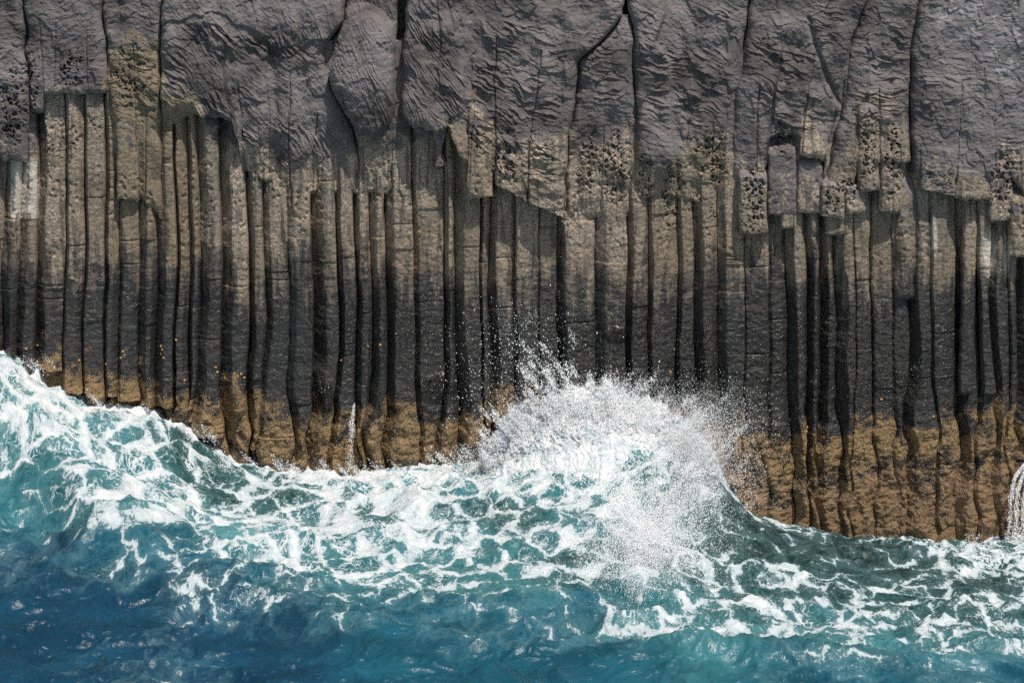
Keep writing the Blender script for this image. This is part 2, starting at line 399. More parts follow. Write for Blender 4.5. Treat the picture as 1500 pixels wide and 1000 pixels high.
def column_labels():
    L = [
     'narrow column at the far left, beneath the honeycombed block, left of the pale scar',
     'basalt column directly beneath the pale peeled scar at the far left',
     'tan pitted column just right of the pale peeled scar, its top under a straight ledge',
     'narrow tan column in the middle of the recess under the straight ledge at upper left',
     'pale tan column at the right end of the recess under the straight ledge',
     'narrow shaded column just left of the short block with a square shadow under it',
     'column whose top disappears under the short hanging block at upper left',
     'olive column just right of the short hanging block, left of the long straight crack',
     'dark column cut down its top by the long straight crack',
     'slim dark column just right of the long straight crack, reddish stain low down',
     'very narrow dark column second right of the long straight crack',
     'broad tan column under the left half of the small triangular overhang',
     'column under the right half of the small triangular overhang, gold bulge at its foot',
     'column third left of the smooth oval patch of rock, pale above',
     'column running down from the torn ridges left of the smooth oval patch of rock',
     'wide column below the left side of the smooth oval patch of rock',
     'column below the right side of the smooth oval patch of rock',
     'column below the left foot of the big rounded boss, crossed by a thin joint',
     'slim column below the middle of the rounded boss, crossed by a thin joint',
     'narrow column below the boss with a thin white trickle at its foot',
     'dark narrow column second left of the deep fissure beside the rounded boss',
     'wide column immediately right of the deep fissure, smooth with wet glints low down',
     'wide column under the deep shadow of the overhang right of the fissure',
     'thin dark column between two black strips, under the right end of the deep overhang',
     'column just left of the small hanging stub, dry splash drops over its foot',
     'very narrow column directly beneath the small hanging stub',
     'flat column beneath the first of the two large broken hanging blocks',
     'flat column between the two large broken hanging blocks, spray in front of it',
     'column in the deepest shade at the right end of the large hanging blocks',
     'wide flat pale column right after the large hanging blocks, behind the tall spray',
     'column with a bright wet glint halfway down, behind the top of the splash',
     'narrow column just right of the bright wet glint',
     'column with a pitted tan top above the right half of the splash',
     'narrow column second left of the broad black strip above the splash',
     'column with a chain of pits, just right of the black strip above the splash',
     'column above the right end of the splash, with drops over its foot',
     'column just left of the hanging honeycombed block in the right third of the cliff',
     'column directly beneath the hanging honeycombed block in the right third',
     'short topped column right of the honeycombed block, black strip on its left',
     'column beneath the smooth pale slab, second right of the honeycombed block',
     'slim dark column beneath the left end of the low ledge in the right third',
     'tan column beneath the ledge, right of a broad black strip',
     'narrow tan column beneath the twin stubs with golden honeycomb',
     'column between the twin golden stubs and the long stepped block',
     'column running behind the long stepped block into the black slot beneath it',
     'column just right of the black slot under the long stepped block',
     'pale streaked column between the black slot and the long wavy black seam',
     'column right of the pale streaked one, just left of the white peeled patch',
     'narrow column beneath the left end of the white peeled patch at far right',
     'column carrying the white peeled patch at far right',
     'dark column at the right edge of the picture, above the small cascade',
    ]
    return L
LAB = column_labels()
ZC = None
def zrows(step, fine_hi, fine_lo, hi, lo):
    a = np.arange(hi, fine_hi, -0.15); b = np.arange(fine_hi, fine_lo, -step); c = np.arange(fine_lo, lo-1e-6, -0.3)
    return np.concatenate([a, b, c])[::-1]

def make_column(i):
    (a, b) = ALLC[i]; a2 = ALLC[i+1][0]
    inframe = (a2 > -5 and a < 1510)
    step = 0.024 if inframe else 0.07
    top = {}.get(i, 90)
    z = zrows(step, PZ(90), PZ(830), PZ(60), -6.0)
    k = i - FIRST
    xa = PX(a) + seam(i, z, a); xn = PX(a2) + seam(i+1, z, a2)
    wid = (b-a)/60.0
    wv = wid*(1 + 0.22*fbm(z*0.5, 0*z+i*5.1, 2, 23))
    xb = np.minimum(xa + np.maximum(wv, 0.05), xn-0.10)
    nf = max(6, int(round((a2-b)/60.0/step))); nd = max(4, int(round(wid/step*1.3))+2)
    ud = np.linspace(0, 1, nd+1)[:-1]; uf = np.linspace(0, 1, nf+1)
    X = np.concatenate([xa[:, None]+(xb-xa)[:, None]*ud, xb[:, None]+(xn-xb)[:, None]*uf], 1)
    Z = np.repeat(z[:, None], X.shape[1], 1)
    py = UZ(Z)
    fac = (2.4, 1.25, 2.1, 1.5, 2.5, 1.9, 1.1)[(i*5) % 7]
    if k in (12, 29, 34, 7, 11): fac = 1.2
    if k in (8, 13, 16, 19, 20, 22, 25, 28, 33, 37, 40, 44, 46): fac = 2.4
    dep = np.minimum(np.maximum(wv*fac, 0.07), 0.26 + 0.45*wv)*(1-0.45*sst(640, 720, UZ(z)))
    f = FR[i]
    # joints: the face steps a little at a few heights
    f = f + 0*z
    r2 = random.Random(i*13+5)
    for _ in range(5):
        zj = PZ(r2.uniform(180, 680)); f = f + r2.uniform(-0.035, 0.035)*sst(zj-0.02, zj+0.02, z) + (0.035 if r2.random() < .4 else 0)*np.exp(-((z-zj)/.02)**2)
    f = f + 0.03*fbm(z*0.35, 0*z+i*2.2, 3, 25)
    if k == 47: f = f - 0.13*sst(PZ(579), PZ(576), z)*1.0
    tilt = r2.uniform(-0.05, 0.12)
    yd = f[:, None] + dep[:, None]*(1-ud)
    yf = f[:, None] + tilt*uf + 0.0*z[:, None]
    # rounded front corners, an arris on some faces
    w = (xn-xb)[:, None]
    dl = uf*w; dr = (1-uf)*w
    yf = yf + 0.010*np.exp(-dl/0.014) + 0.03*np.exp(-dr/0.018)
    if r2.random() < 0.55:
        u0 = r2.uniform(0.35, 0.75)
        yf = yf + r2.choice((0.10, 0.16, 0.07))*np.maximum(0, uf-u0)/(1-u0)
    Y = np.concatenate([yd, yf], 1)
    # lumps, scallops, weed bulges
    U = np.concatenate([np.repeat(-1+ud[None], len(z), 0), np.repeat(uf[None], len(z), 0)], 1)
    b0 = np.interp(UX(X), BARX, BARY)
    low = sst(-25, 60, py-b0)
    Y = Y - relief(X, Z) - micro(X, Z, py)
    scal = fbm(X*3.2, Z*6.5, 3, 26)
    Y = Y - 0.014*scal*sst(260, 420, py)
    fine = 1-np.abs(perlin(X*5, Z*13, 27))
    Y = Y - 0.0*fine*sst(300, 430, py)*(1-low)
    bul = 0.10 + 0.13*fbm(X*1.1, Z*0.8, 3, 28)
    Y = Y - low*(0.6*bul*np.exp(-((U-0.5)/0.75)**2) + 0.018*fbm(X*8, Z*8, 4, 29) + 0.075*np.clip(fbm(X*2.6, Z*2.1, 3, 37), -.3, 1) - 0.02*sst(.6, .1, worley(X*9 + fbm(X*5, Z*5, 2, 3), Z*7, 30)[0]))
    # undercut feet on the left
    uc = sst(28, 62, py-b0)*sst(120, 80, py-b0)*sst(340, 250, UX(X))
    led = {0: 540, 1: 556, 2: 545, 3: 577, 4: 590, 5: 583, 6: 588, 7: 596, 8: 597, 9: 620, 10: 600, 11: 640, 13: 660, 28: 600}.get(k)
    if led: Y = Y + 0.20*sst(led-2, led+2, py + 5*perlin(X*3, 0*Z, 9)) - 0.10*np.exp(-np.clip(led-py, 0, None)/18)*(py < led)
    if k == 12:
        Y = Y - 0.16*sst(545, 575, py)*sst(604, 600, py)*np.clip(1.2-np.abs(U-.5)*1.4, 0, 1)
    V = None
    cr = r2.uniform(-22, 26)
    o = rock_object('basalt_column', X, Z, Y, 1.6, cr)
    if inframe and 0 <= k < len(LAB): lab = LAB[k]
    elif inframe: lab = 'dark column cut by the left edge of the picture' if k < 0 else 'column cut by the right edge of the picture'
    else: lab = 'basalt column beyond the %s edge of the picture' % ('left' if k < 0 else 'right')
    tag(o, lab, 'basalt column', 'basalt columns standing side by side in the sea cliff', 'thing')
    return o
for i in range(len(ALLC)-1):
    make_column(i)

# ------------------------------------------------------------------ the massive rock above the columns
def poly(pts):
    p = sorted((b, a) for a, b in pts)           # given as (px, row); interpolated over rows
    r = np.array([q[0] for q in p], float); x = np.array([q[1] for q in p], float)
    return lambda row: np.interp(row, r, x)

def mass(name, L, R, bottom, p, label, cat, bulge=0.12, top=-420, taper=None, back=0.9, crack=0.22, fine_top=-12, edge=0.045, ragged=5, extra=None, step=0.0165, group=None, lip=0.0, shape=None):
    """L, R: outlines (px,row); bottom: list of (px,row) along the lower edge; p: how far it stands out;
    taper: list (px, metres) - where the lower edge thins out and runs into the columns over that height."""
    fl, fr = poly(L), poly(R)
    bx = [q[0] for q in bottom]; by = [q[1] for q in bottom]
    lo = max(by)
    wpx = max(fr(100)-fl(100), fr(by[-1])-fl(by[0]), 20)
    nx = int(min(wpx/60.0/step, 1200))
    if wpx > 330: nx = int(330/60.0/step)
    u = np.linspace(0, 1, nx)
    # rows from top to bottom, v = 0 at the lower edge
    guess = fl(np.mean(by)) + (fr(np.mean(by))-fl(np.mean(by)))*u
    brow = np.interp(guess, bx, by)
    zb = PZ(brow) + ragged/60.0*fbm(guess/60.0*4.5, 0*guess + p*31, 3, 90)*0.8
    zt = PZ(fine_top)
    nv = max(8, int((zt - zb.min())/step))
    v = np.linspace(0, 1, nv)
    Z = zb[None, :] + (zt-zb[None, :])*v[:, None]
    if top < fine_top-5:
        ext = np.arange(zt+0.15, PZ(top), 0.15)
        Z = np.vstack([Z, np.repeat(ext[:, None], nx, 1)])
    rowv = UZ(Z)
    xl = fl(rowv); xr = fr(rowv)
    wob = 0.05*fbm(Z*1.3, 0*Z + 1.1, 3, 91)
    X = PX(xl + (xr-xl)*u[None, :])
    # same wander on both sides of a shared crack: it depends on the place only
    X = X + wob*np.minimum(1, 1.0)
    dL = (X - X[:, :1]); dR = (X[:, -1:] - X)
    p = p*0.55
    Y = np.full(X.shape, -float(p))
    q = np.clip(np.minimum(dL, dR), 0, None)
    Y = Y + crack*np.exp(-q/edge) + 0.03*np.exp(-q/0.15)
    Y = Y - bulge*fbm(X*0.55, Z*0.45, 3, 92) - 0.6*bulge*fbm(X*1.6, Z*1.1, 2, 93)
    hb = Z - zb[None, :]
    Y = Y + 0.12*np.exp(-np.clip(hb, 0, None)/0.05)
    Y = Y - lip*np.exp(-(hb/0.35)**2)
    if taper:
        tp = np.interp(UX(X), [t[0] for t in taper], [t[1] for t in taper])
        th = np.maximum(tp, 1e-3)
        k = sst(1.0, 0.0, hb/th) * (tp > 0.05)
        Y = Y + k*(p + 0.06 + 0.09*fbm(X*2.6, Z*0.8, 3, 94))
    if shape is not None: Y = Y + shape(UX(X), UZ(Z), X, Z)
    Y = Y - relief(X, Z) - micro(X, Z, rowv)
    o = rock_object(name, X, Z, Y, back, 0.0, extra)
    tag(o, label, cat, group)
    return o

G1 = 'massive blocks of grey rock above the columns'
# outlines of the main cracks, (px, row)
K0 = [(-300, -420), (-300, 400)]
K1 = [(30, -420), (34, 0), (40, 50), (36, 72), (42, 95), (44, 160), (40, 235), (40, 300)]
K2 = [(158, -420), (150, 0), (150, 40), (156, 60), (158, 140), (168, 300)]
K3 = [(245, -420), (240, 0), (237, 30), (236, 170), (240, 300), (241, 380)]
KD1 = [(505, -420), (505, 0), (503, 30), (478, 66), (478, 100), (487, 130), (503, 160), (520, 190), (530, 300)]
K6 = [(590, -420), (583, 0), (579, 60), (578, 200), (575, 300)]
K6b = [(606, -420), (597, 0), (592, 60), (589, 130), (588, 200), (586, 300)]
K7 = [(960, -420), (915, 0), (912, 22), (880, 62), (847, 88), (842, 150), (832, 200), (826, 320)]
K8 = [(930, -420), (918, 0), (926, 40), (930, 60), (928, 100), (932, 170), (930, 250), (922, 330)]
K9 = [(1120, -420), (1100, 0), (1092, 60), (1088, 100), (1076, 130), (1073, 180), (1068, 330)]
K10 = [(1300, -420), (1270, 0), (1247, 60), (1237, 120), (1233, 160), (1217, 220), (1204, 330)]
K11 = [(1360, -420), (1346, 0), (1336, 60), (1332, 150), (1335, 230), (1330, 330)]
KR = [(1800, -420), (1800, 400)]

mass('rock_mass', K0, K1, [(-300, 250), (5, 232), (42, 240)], 0.38, 'grey block with honeycombed pits in the top left corner, above the pale scar', 'rock', group=G1, ragged=6)
mass('rock_mass', K1, K2, [(40, 165), (62, 165), (66, 137), (158, 137)], 0.36, 'flat grey block whose straight lower ledge roofs the recess at upper left', 'rock', group=G1, ragged=2.5, bulge=0.07)
mass('rock_mass', K2, K3, [(158, 250), (240, 330)], 0.24, 'olive brown ridged block left of the long straight crack', 'rock', taper=[(150, 1.9), (240, 2.2)], group=G1)
def m4shape(px, row, X, Z):
    # wavy step running across the smooth rock, smooth panel above it stands proud
    sr = np.interp(px, [240, 290, 330, 360, 400, 440, 480, 510], [30, 20, 28, 40, 62, 68, 60, 20]) + 6*fbm(X*1.5, Z*.2, 3, 95)
    a = 0
    for q, (dy, d) in enumerate(((0, .05), (13, .035), (30, .025), (52, .02))):
        a = a + d*sst(-1.5, 1.5, row - sr - dy - 9*fbm(X*1.8, Z*.3, 3, 96+q))
    return a - 0.10 - 0.06*sst(40, 140, row-sr) + 0.10*np.exp(-((px-400)/10)**2)*sst(80, 110, row)
mass('rock_mass', K3, KD1, [(240, 190), (288, 168), (300, 172), (330, 172), (345, 178), (352, 250), (430, 285), (520, 285)], 0.42, 'broad grey block with wavy torn layers between the long straight crack and the rounded boss', 'rock',
     taper=[(240, 0.9), (286, 0.3), (296, 0), (345, 0), (356, 1.5), (430, 1.9), (520, 1.9)], group=G1, shape=m4shape, bulge=0.15)
def domeshape(px, row, X, Z):
    d = np.hypot((px-530)/62, (row-105)/100)
    topc = 20 + 42*np.clip(np.abs(px-540)/40, 0, 1.5)**2
    return -0.38*np.clip(1-d*d, 0, 1)**.6 + 0.5*sst(4, -3, row-topc)
mass('rock_boss', KD1, K6, [(520, 285), (580, 285)], 0.42, 'big smooth rounded boss of grey rock left of the deep fissure', 'rock', taper=[(500, 1.8), (580, 1.8)], group=G1, shape=domeshape, bulge=0.05)
mass('rock_mass', K6b, K7, [(584, 172), (596, 180), (640, 190), (655, 182), (664, 205), (674, 226), (684, 238), (690, 250), (724, 250), (728, 262), (770, 262), (776, 285), (826, 290)], 0.52,
     'largest grey block with fanning chisel-like ridges, overhanging in the centre of the cliff', 'rock', group=G1, ragged=7, bulge=0.17, taper=[(584, 0), (826, 0)],
     shape=lambda px, row, X, Z: -0.26*sst(700, 670, px)*sst(60, 170, row) - 0.14*sst(690, 730, px)*sst(120, 230, row))
mass('rock_mass', K7, K8, [(826, 320), (925, 320)], 0.24, 'kite shaped grey block between two dark cracks right of centre', 'rock', taper=[(820, 2.2), (930, 2.0)], group=G1, top=92 if False else 18, fine_top=22, bulge=0.12)
mass('rock_mass', K8, K9, [(925, 290), (1070, 300)], 0.24, 'broad grey block with long sloping ridges between two dark cracks', 'rock', taper=[(920, 1.6), (1000, 1.4), (1070, 1.7)], group=G1, bulge=0.15,
     shape=lambda px, row, X, Z: 0.16*sst(0, 8, px-np.interp(row, [-400, 20, 60, 90, 180, 260], [975, 970, 955, 978, 980, 985])) - .10)
mass('rock_mass', K9, K10, [(1068, 262), (1120, 262), (1124, 200), (1166, 200), (1168, 224), (1206, 234), (1210, 262)], 0.44, 'grey block with slanting ridges and a beaded vertical seam, above the honeycombed stub', 'rock', group=G1, bulge=0.12,
     shape=lambda px, row, X, Z: 0.10*np.exp(-((px-np.interp(row, [20, 60, 100, 140, 160], [1182, 1190, 1205, 1222, 1236]))/4)**2)*sst(15, 30, row))
mass('rock_mass', K10, K11, [(1204, 285), (1250, 285), (1256, 240), (1330, 240)], 0.40, 'tall grey block with golden ridged tongues running down to twin stubs', 'rock', group=G1, bulge=0.12)
mass('rock_mass', K11, KR, [(1330, 240), (1345, 262), (1385, 282), (1400, 262), (1455, 262), (1470, 240), (1500, 290), (1800, 280)], 0.44, 'smooth grey block in the top right corner with white salt marks', 'rock', group=G1, bulge=0.07,
     shape=lambda px, row, X, Z: -0.04*sst(1407, 1402, px + 3*perlin(Z*2, X*0, 5))*sst(108, 120, row + 8*perlin(X*2, Z*0, 5)) - .03*sst(1457, 1452, px)*sst(1404, 1410, px)*sst(130, 160, row+ 8*perlin(X*2, Z*0, 6)))
# fill above the kite block, where the two cracks meet out of the top of the picture
mass('rock_mass', [(962, -420), (920, 0), (920, 30)], [(940+40, -420), (922, 0), (926, 24), (926, 30)], [(918, 24), (928, 24)], 0.30, 'small dark wedge of rock where two cracks meet at the top', 'rock', group=G1, fine_top=-12) if False else None

# ------------------------------------------------------------------ hanging stubs and broken blocks
G2 = 'broken column stubs hanging from the rock'
def stub(x0, x1, r0, r1, p, label, slope=0, arris=0.0, tn=None, name='hanging_stub', back=0.7, cat='rock stub', sk=0, foot=0, tilt=0.06, edge=0.03, lean=0):
    step = 0.016
    nx = max(8, int((x1-x0)/60/step)); nz = max(8, int((r1-r0)/60/step))
    u = np.linspace(0, 1, nx)[None, :]; v = np.linspace(0, 1, nz)[:, None]
    row = r1 + (r0-r1)*v + slope*(u-.5)*(1-v) + 2.2*fbm(u*5+x0, 0*u+.5, 3, 7)*(1-v)
    X = PX(x0 + (x1-x0)*u + lean*(1-v) + 2.0*fbm(row/60*1.7, 0*row+x0, 2, 8))
    if foot: X = X + ((0.5-u)*(x1-x0)/60)*foot*np.sin(np.pi*np.clip(v*1.6, 0, 1))
    Z = PZ(row) + 0*X
    dl = u*(x1-x0)/60; dr = (1-u)*(x1-x0)/60
    p = p*(0.8 if 600 < x0 < 800 else 0.62 if x0 > 1000 and r1 < 400 else 0.5)
    Y = -p + tilt*u + 0.12*np.exp(-dl/edge) + 0.08*np.exp(-dr/edge) + 0*Z
    if arris: Y = Y + arris*np.abs(u-0.45)*2
    hb = (r1-row)/60
    Y = Y + 0.05*np.exp(-np.clip(hb, 0, None)/0.03)
    Y = Y + 0.30*sst(0.75, 1.0, v)          # grows out of the rock above it
    Y = Y - relief(X, Z)*1.0 - micro(X, Z, row)
    def ex(at, x, z):
        if tn is not None: at['tan'] = np.clip(at['tan']*0 + tn*sst(0.0, 0.6, 1-v + .3*fbm(x*3, z*3, 3, 4)), 0, 1)
        return at
    o = rock_object(name, X, Z, Y, back, 0, ex)
    tag(o, label, cat, G2)
    return o
stub(171, 203, 150, 292, 0.30, 'short hanging block with a square shadow beneath it at upper left', slope=5, tn=1)
stub(634, 654, 170, 243, 0.34, 'thin ragged tongue of rock hanging inside the deep central overhang', slope=-8, tn=.3, lean=0, foot=.6)
stub(685, 723, 130, 286, 0.66, 'small tan stub hanging alone left of the two large broken blocks', slope=-3, arris=.08, tn=1)
stub(726, 773, 180, 279, 0.62, 'first large broken block, blackened ridges above a tan foot', slope=26, tn=.8)
stub(773, 826, 175, 303, 0.66, 'second and lowest large broken block, tan with fine ridges, beside the dark crack', slope=26, tn=1, arris=.06)
stub(1080, 1122, 235, 341, 0.56, 'honeycombed tan stub hanging lowest in the right third', slope=2, tn=.9)
stub(1123, 1166, 195, 314, 0.40, 'grey faced stub with a pale pitted rim, right of the lowest honeycombed stub', tn=.35)
stub(1143, 1166, 285, 334, 0.34, 'little square step tucked under the grey faced stub', tn=.8)
stub(1166, 1204, 222, 311, 0.34, 'smooth pale slab between the grey faced stub and the slanting crack', slope=4, tn=.7)
stub(1201, 1236, 255, 317, 0.50, 'pitted stub at the foot of the slanting crack', slope=3, tn=.9)
stub(1236, 1266, 262, 311, 0.44, 'plain square stub between the pitted stub and the golden twins', slope=-2, tn=.8)
stub(1208, 1244, 300, 344, 0.24, 'low ledge in shadow under the pitted stub', slope=4, tn=.8)
stub(1254, 1290, 125, 278, 0.62, 'left golden twin stub with a smooth tongue and rounded foot', slope=-6, tn=1, arris=.10)
stub(1287, 1321, 120, 309, 0.56, 'right golden twin stub, longer and riddled with honeycomb', slope=2, tn=1, arris=.08)
stub(1345, 1397, 200, 280, 0.58, 'dark oval faced lump with a crusty rim, right of the long vertical crack', slope=10, tn=.45)
stub(1396, 1456, 238, 290, 0.60, 'crusty tan overhang like an eyelid at upper right', slope=3, tn=.95, arris=.1)
stub(1446, 1482, 225, 322, 0.46, 'dark pitted stub above the white peeled patch', slope=-2, tn=.75)
stub(1476, 1530, 270, 374, 0.50, 'square tan stub cut by the right edge of the picture', slope=2, tn=.9)
stub(1315, 1346, 240, 437, 0.24, 'long stepped block ending square above the black slot', slope=1, tn=.9, arris=.04, lean=-6)
stub(1412, 1434, 250, 577, 0.16, 'long narrow broken column piece ending in a square step just above the gold band', slope=-3, lean=-8)

# ------------------------------------------------------------------ the cliff wall behind and beyond
def backdrop():
    xs = np.concatenate([np.arange(-70, -16, 0.6), np.arange(-16, 16, 0.25), np.arange(16, 70.1, 0.6)])
    zs = np.arange(-6, 19.01, 0.3)
    X, Z = np.meshgrid(xs, zs)
    side = sst(15.5, 18, np.abs(X))
    Y = 1.05 - side*1.1 + 0.25*fbm(X*.3, Z*.3, 4, 33) - side*0.2*np.abs(np.sin(X*2.6 + 0.3*fbm(X, Z*.2, 2, 34)))
    V, F = slab(X, Z, Y, 9.0)
    at = fields(X, Z)
    me = mesh_from('cliff', V, F, ROCK, {k: pad_attr(v) for k, v in at.items()})
    tag(link('cliff', me), 'grey basalt sea cliff behind the columns', None, None, 'structure')
backdrop()

# ------------------------------------------------------------------ the sea
def in_photo(px, row, y):            # point seen at that place of the photograph, at depth y
    d = y - CAM_Y
    return (px-750)*d/FPX, CAM_Z - (row+200)*d/FPX

WLX = [-700, -200, 0, 60, 120, 190, 270, 300, 350, 400, 450, 500, 560, 620, 700, 760, 850, 950, 1040, 1085, 1140, 1240, 1300, 1400, 1500, 2200]
WLY = [500, 500, 520, 560, 588, 602, 622, 652, 680, 690, 694, 700, 692, 684, 676, 660, 650, 655, 690, 745, 768, 785, 792, 797, 790, 780]
def W(px, row):                      # point of the mean sea surface seen at that place of the photograph
    d = CAM_Z*FPX/(row+200.0)
    return ((px-750)*d/FPX, d + CAM_Y)

# (px, row, foam density, r, g, b) - aeration colours of the water, thick or thin foam
DEEP = (0.007, 0.048, 0.090); BLUE = (0.010, 0.080, 0.120); TEAL = (0.028, 0.135, 0.155); LTEAL = (0.07, 0.21, 0.235); GREEN = (0.012, 0.045, 0.045); DKG = (0.014, 0.032, 0.030)
CT = [(-100, 560, .8, LTEAL), (0, 560, .8, LTEAL), (0, 620, .75, LTEAL), (0, 690, .72, LTEAL), (60, 620, .8, LTEAL), (120, 650, .72, LTEAL), (200, 640, .85, LTEAL), (200, 690, .55, TEAL), (260, 690, .35, GREEN), (300, 720, .45, GREEN), (280, 650, .85, LTEAL),
      (60, 720, .8, LTEAL), (150, 740, .75, TEAL), (0, 745, .6, TEAL), (-200, 760, .2, TEAL), (0, 790, .25, (0.010, 0.12, 0.15)), (50, 800, .35, (0.010, 0.10, 0.13)), (120, 790, .55, TEAL), (200, 790, .62, TEAL), (180, 835, .34, BLUE), (250, 855, .38, BLUE), (60, 845, .15, DEEP), (0, 870, .06, DEEP), (100, 900, .02, DEEP), (-200, 900, 0, DEEP),
      (200, 900, .0, DEEP), (0, 960, .03, DEEP), (200, 970, .05, DEEP), (350, 960, .02, DEEP), (450, 960, 0, DEEP), (300, 870, .34, DEEP), (310, 897, .62, DEEP), (225, 978, .30, DEEP), (30, 825, .34, DEEP), (60, 860, .22, DEEP), (420, 930, .2, DEEP), (680, 945, .22, BLUE), (380, 900, .12, DEEP), (0, 1040, 0, DEEP), (400, 1040, 0, DEEP),
      (300, 780, .8, LTEAL), (345, 800, .5, LTEAL), (380, 690, .75, TEAL), (380, 740, .45, GREEN), (450, 725, .6, GREEN), (460, 760, .75, TEAL), (420, 840, .7, TEAL), (400, 880, .42, BLUE), (500, 915, .35, BLUE), (640, 925, .34, BLUE), (800, 935, .34, BLUE), (350, 840, .62, TEAL), (480, 880, .45, TEAL), (450, 810, .62, TEAL), (520, 900, .25, BLUE), (560, 960, .05, BLUE),
      (520, 710, .9, LTEAL), (520, 760, .55, GREEN), (540, 800, .7, TEAL), (560, 850, .6, TEAL), (600, 700, .85, LTEAL), (620, 740, .68, TEAL), (640, 800, .62, TEAL), (640, 860, .5, TEAL), (640, 910, .25, BLUE), (640, 970, .03, BLUE),
      (700, 695, .9, LTEAL), (720, 740, .75, TEAL), (740, 780, .45, GREEN), (720, 830, .55, TEAL), (760, 870, .4, TEAL), (780, 920, .2, BLUE), (780, 980, .03, BLUE), (820, 700, .8, LTEAL), (830, 750, .7, TEAL), (840, 800, .55, TEAL), (860, 850, .45, GREEN), (880, 900, .3, BLUE), (900, 980, .05, BLUE),
      (950, 720, .95, LTEAL), (940, 780, .75, TEAL), (960, 840, .5, GREEN), (960, 880, .45, TEAL), (960, 930, .55, TEAL), (1000, 940, .62, TEAL), (1060, 950, .35, TEAL), (1050, 990, .08, TEAL), (1150, 965, .42, BLUE), (1150, 1000, .1, BLUE), (1250, 975, .35, BLUE), (1400, 980, .35, BLUE), (1300, 1000, .05, BLUE), (1500, 990, .1, BLUE), (1000, 1040, .05, BLUE), (1500, 1050, 0, BLUE),
      (1040, 720, .45, DKG), (1040, 770, .28, DKG), (1080, 800, .32, DKG), (1150, 790, .30, DKG), (1120, 840, .48, GREEN), (1180, 870, .42, GREEN), (1100, 890, .55, GREEN), (1180, 910, .58, TEAL), (1200, 950, .4, TEAL), (1260, 800, .25, DKG), (1250, 835, .42, GREEN), (1280, 870, .42, GREEN), (1300, 920, .5, TEAL), (1300, 955, .4, TEAL),
      (1340, 805, .4, DKG), (1350, 840, .42, DKG), (1370, 870, .42, GREEN), (1400, 910, .5, GREEN), (1400, 955, .4, TEAL), (1450, 800, .7, GREEN), (1460, 830, .35, DKG), (1460, 870, .5, GREEN), (1480, 930, .5, TEAL), (1700, 850, .5, GREEN), (1800, 950, .2, BLUE)]

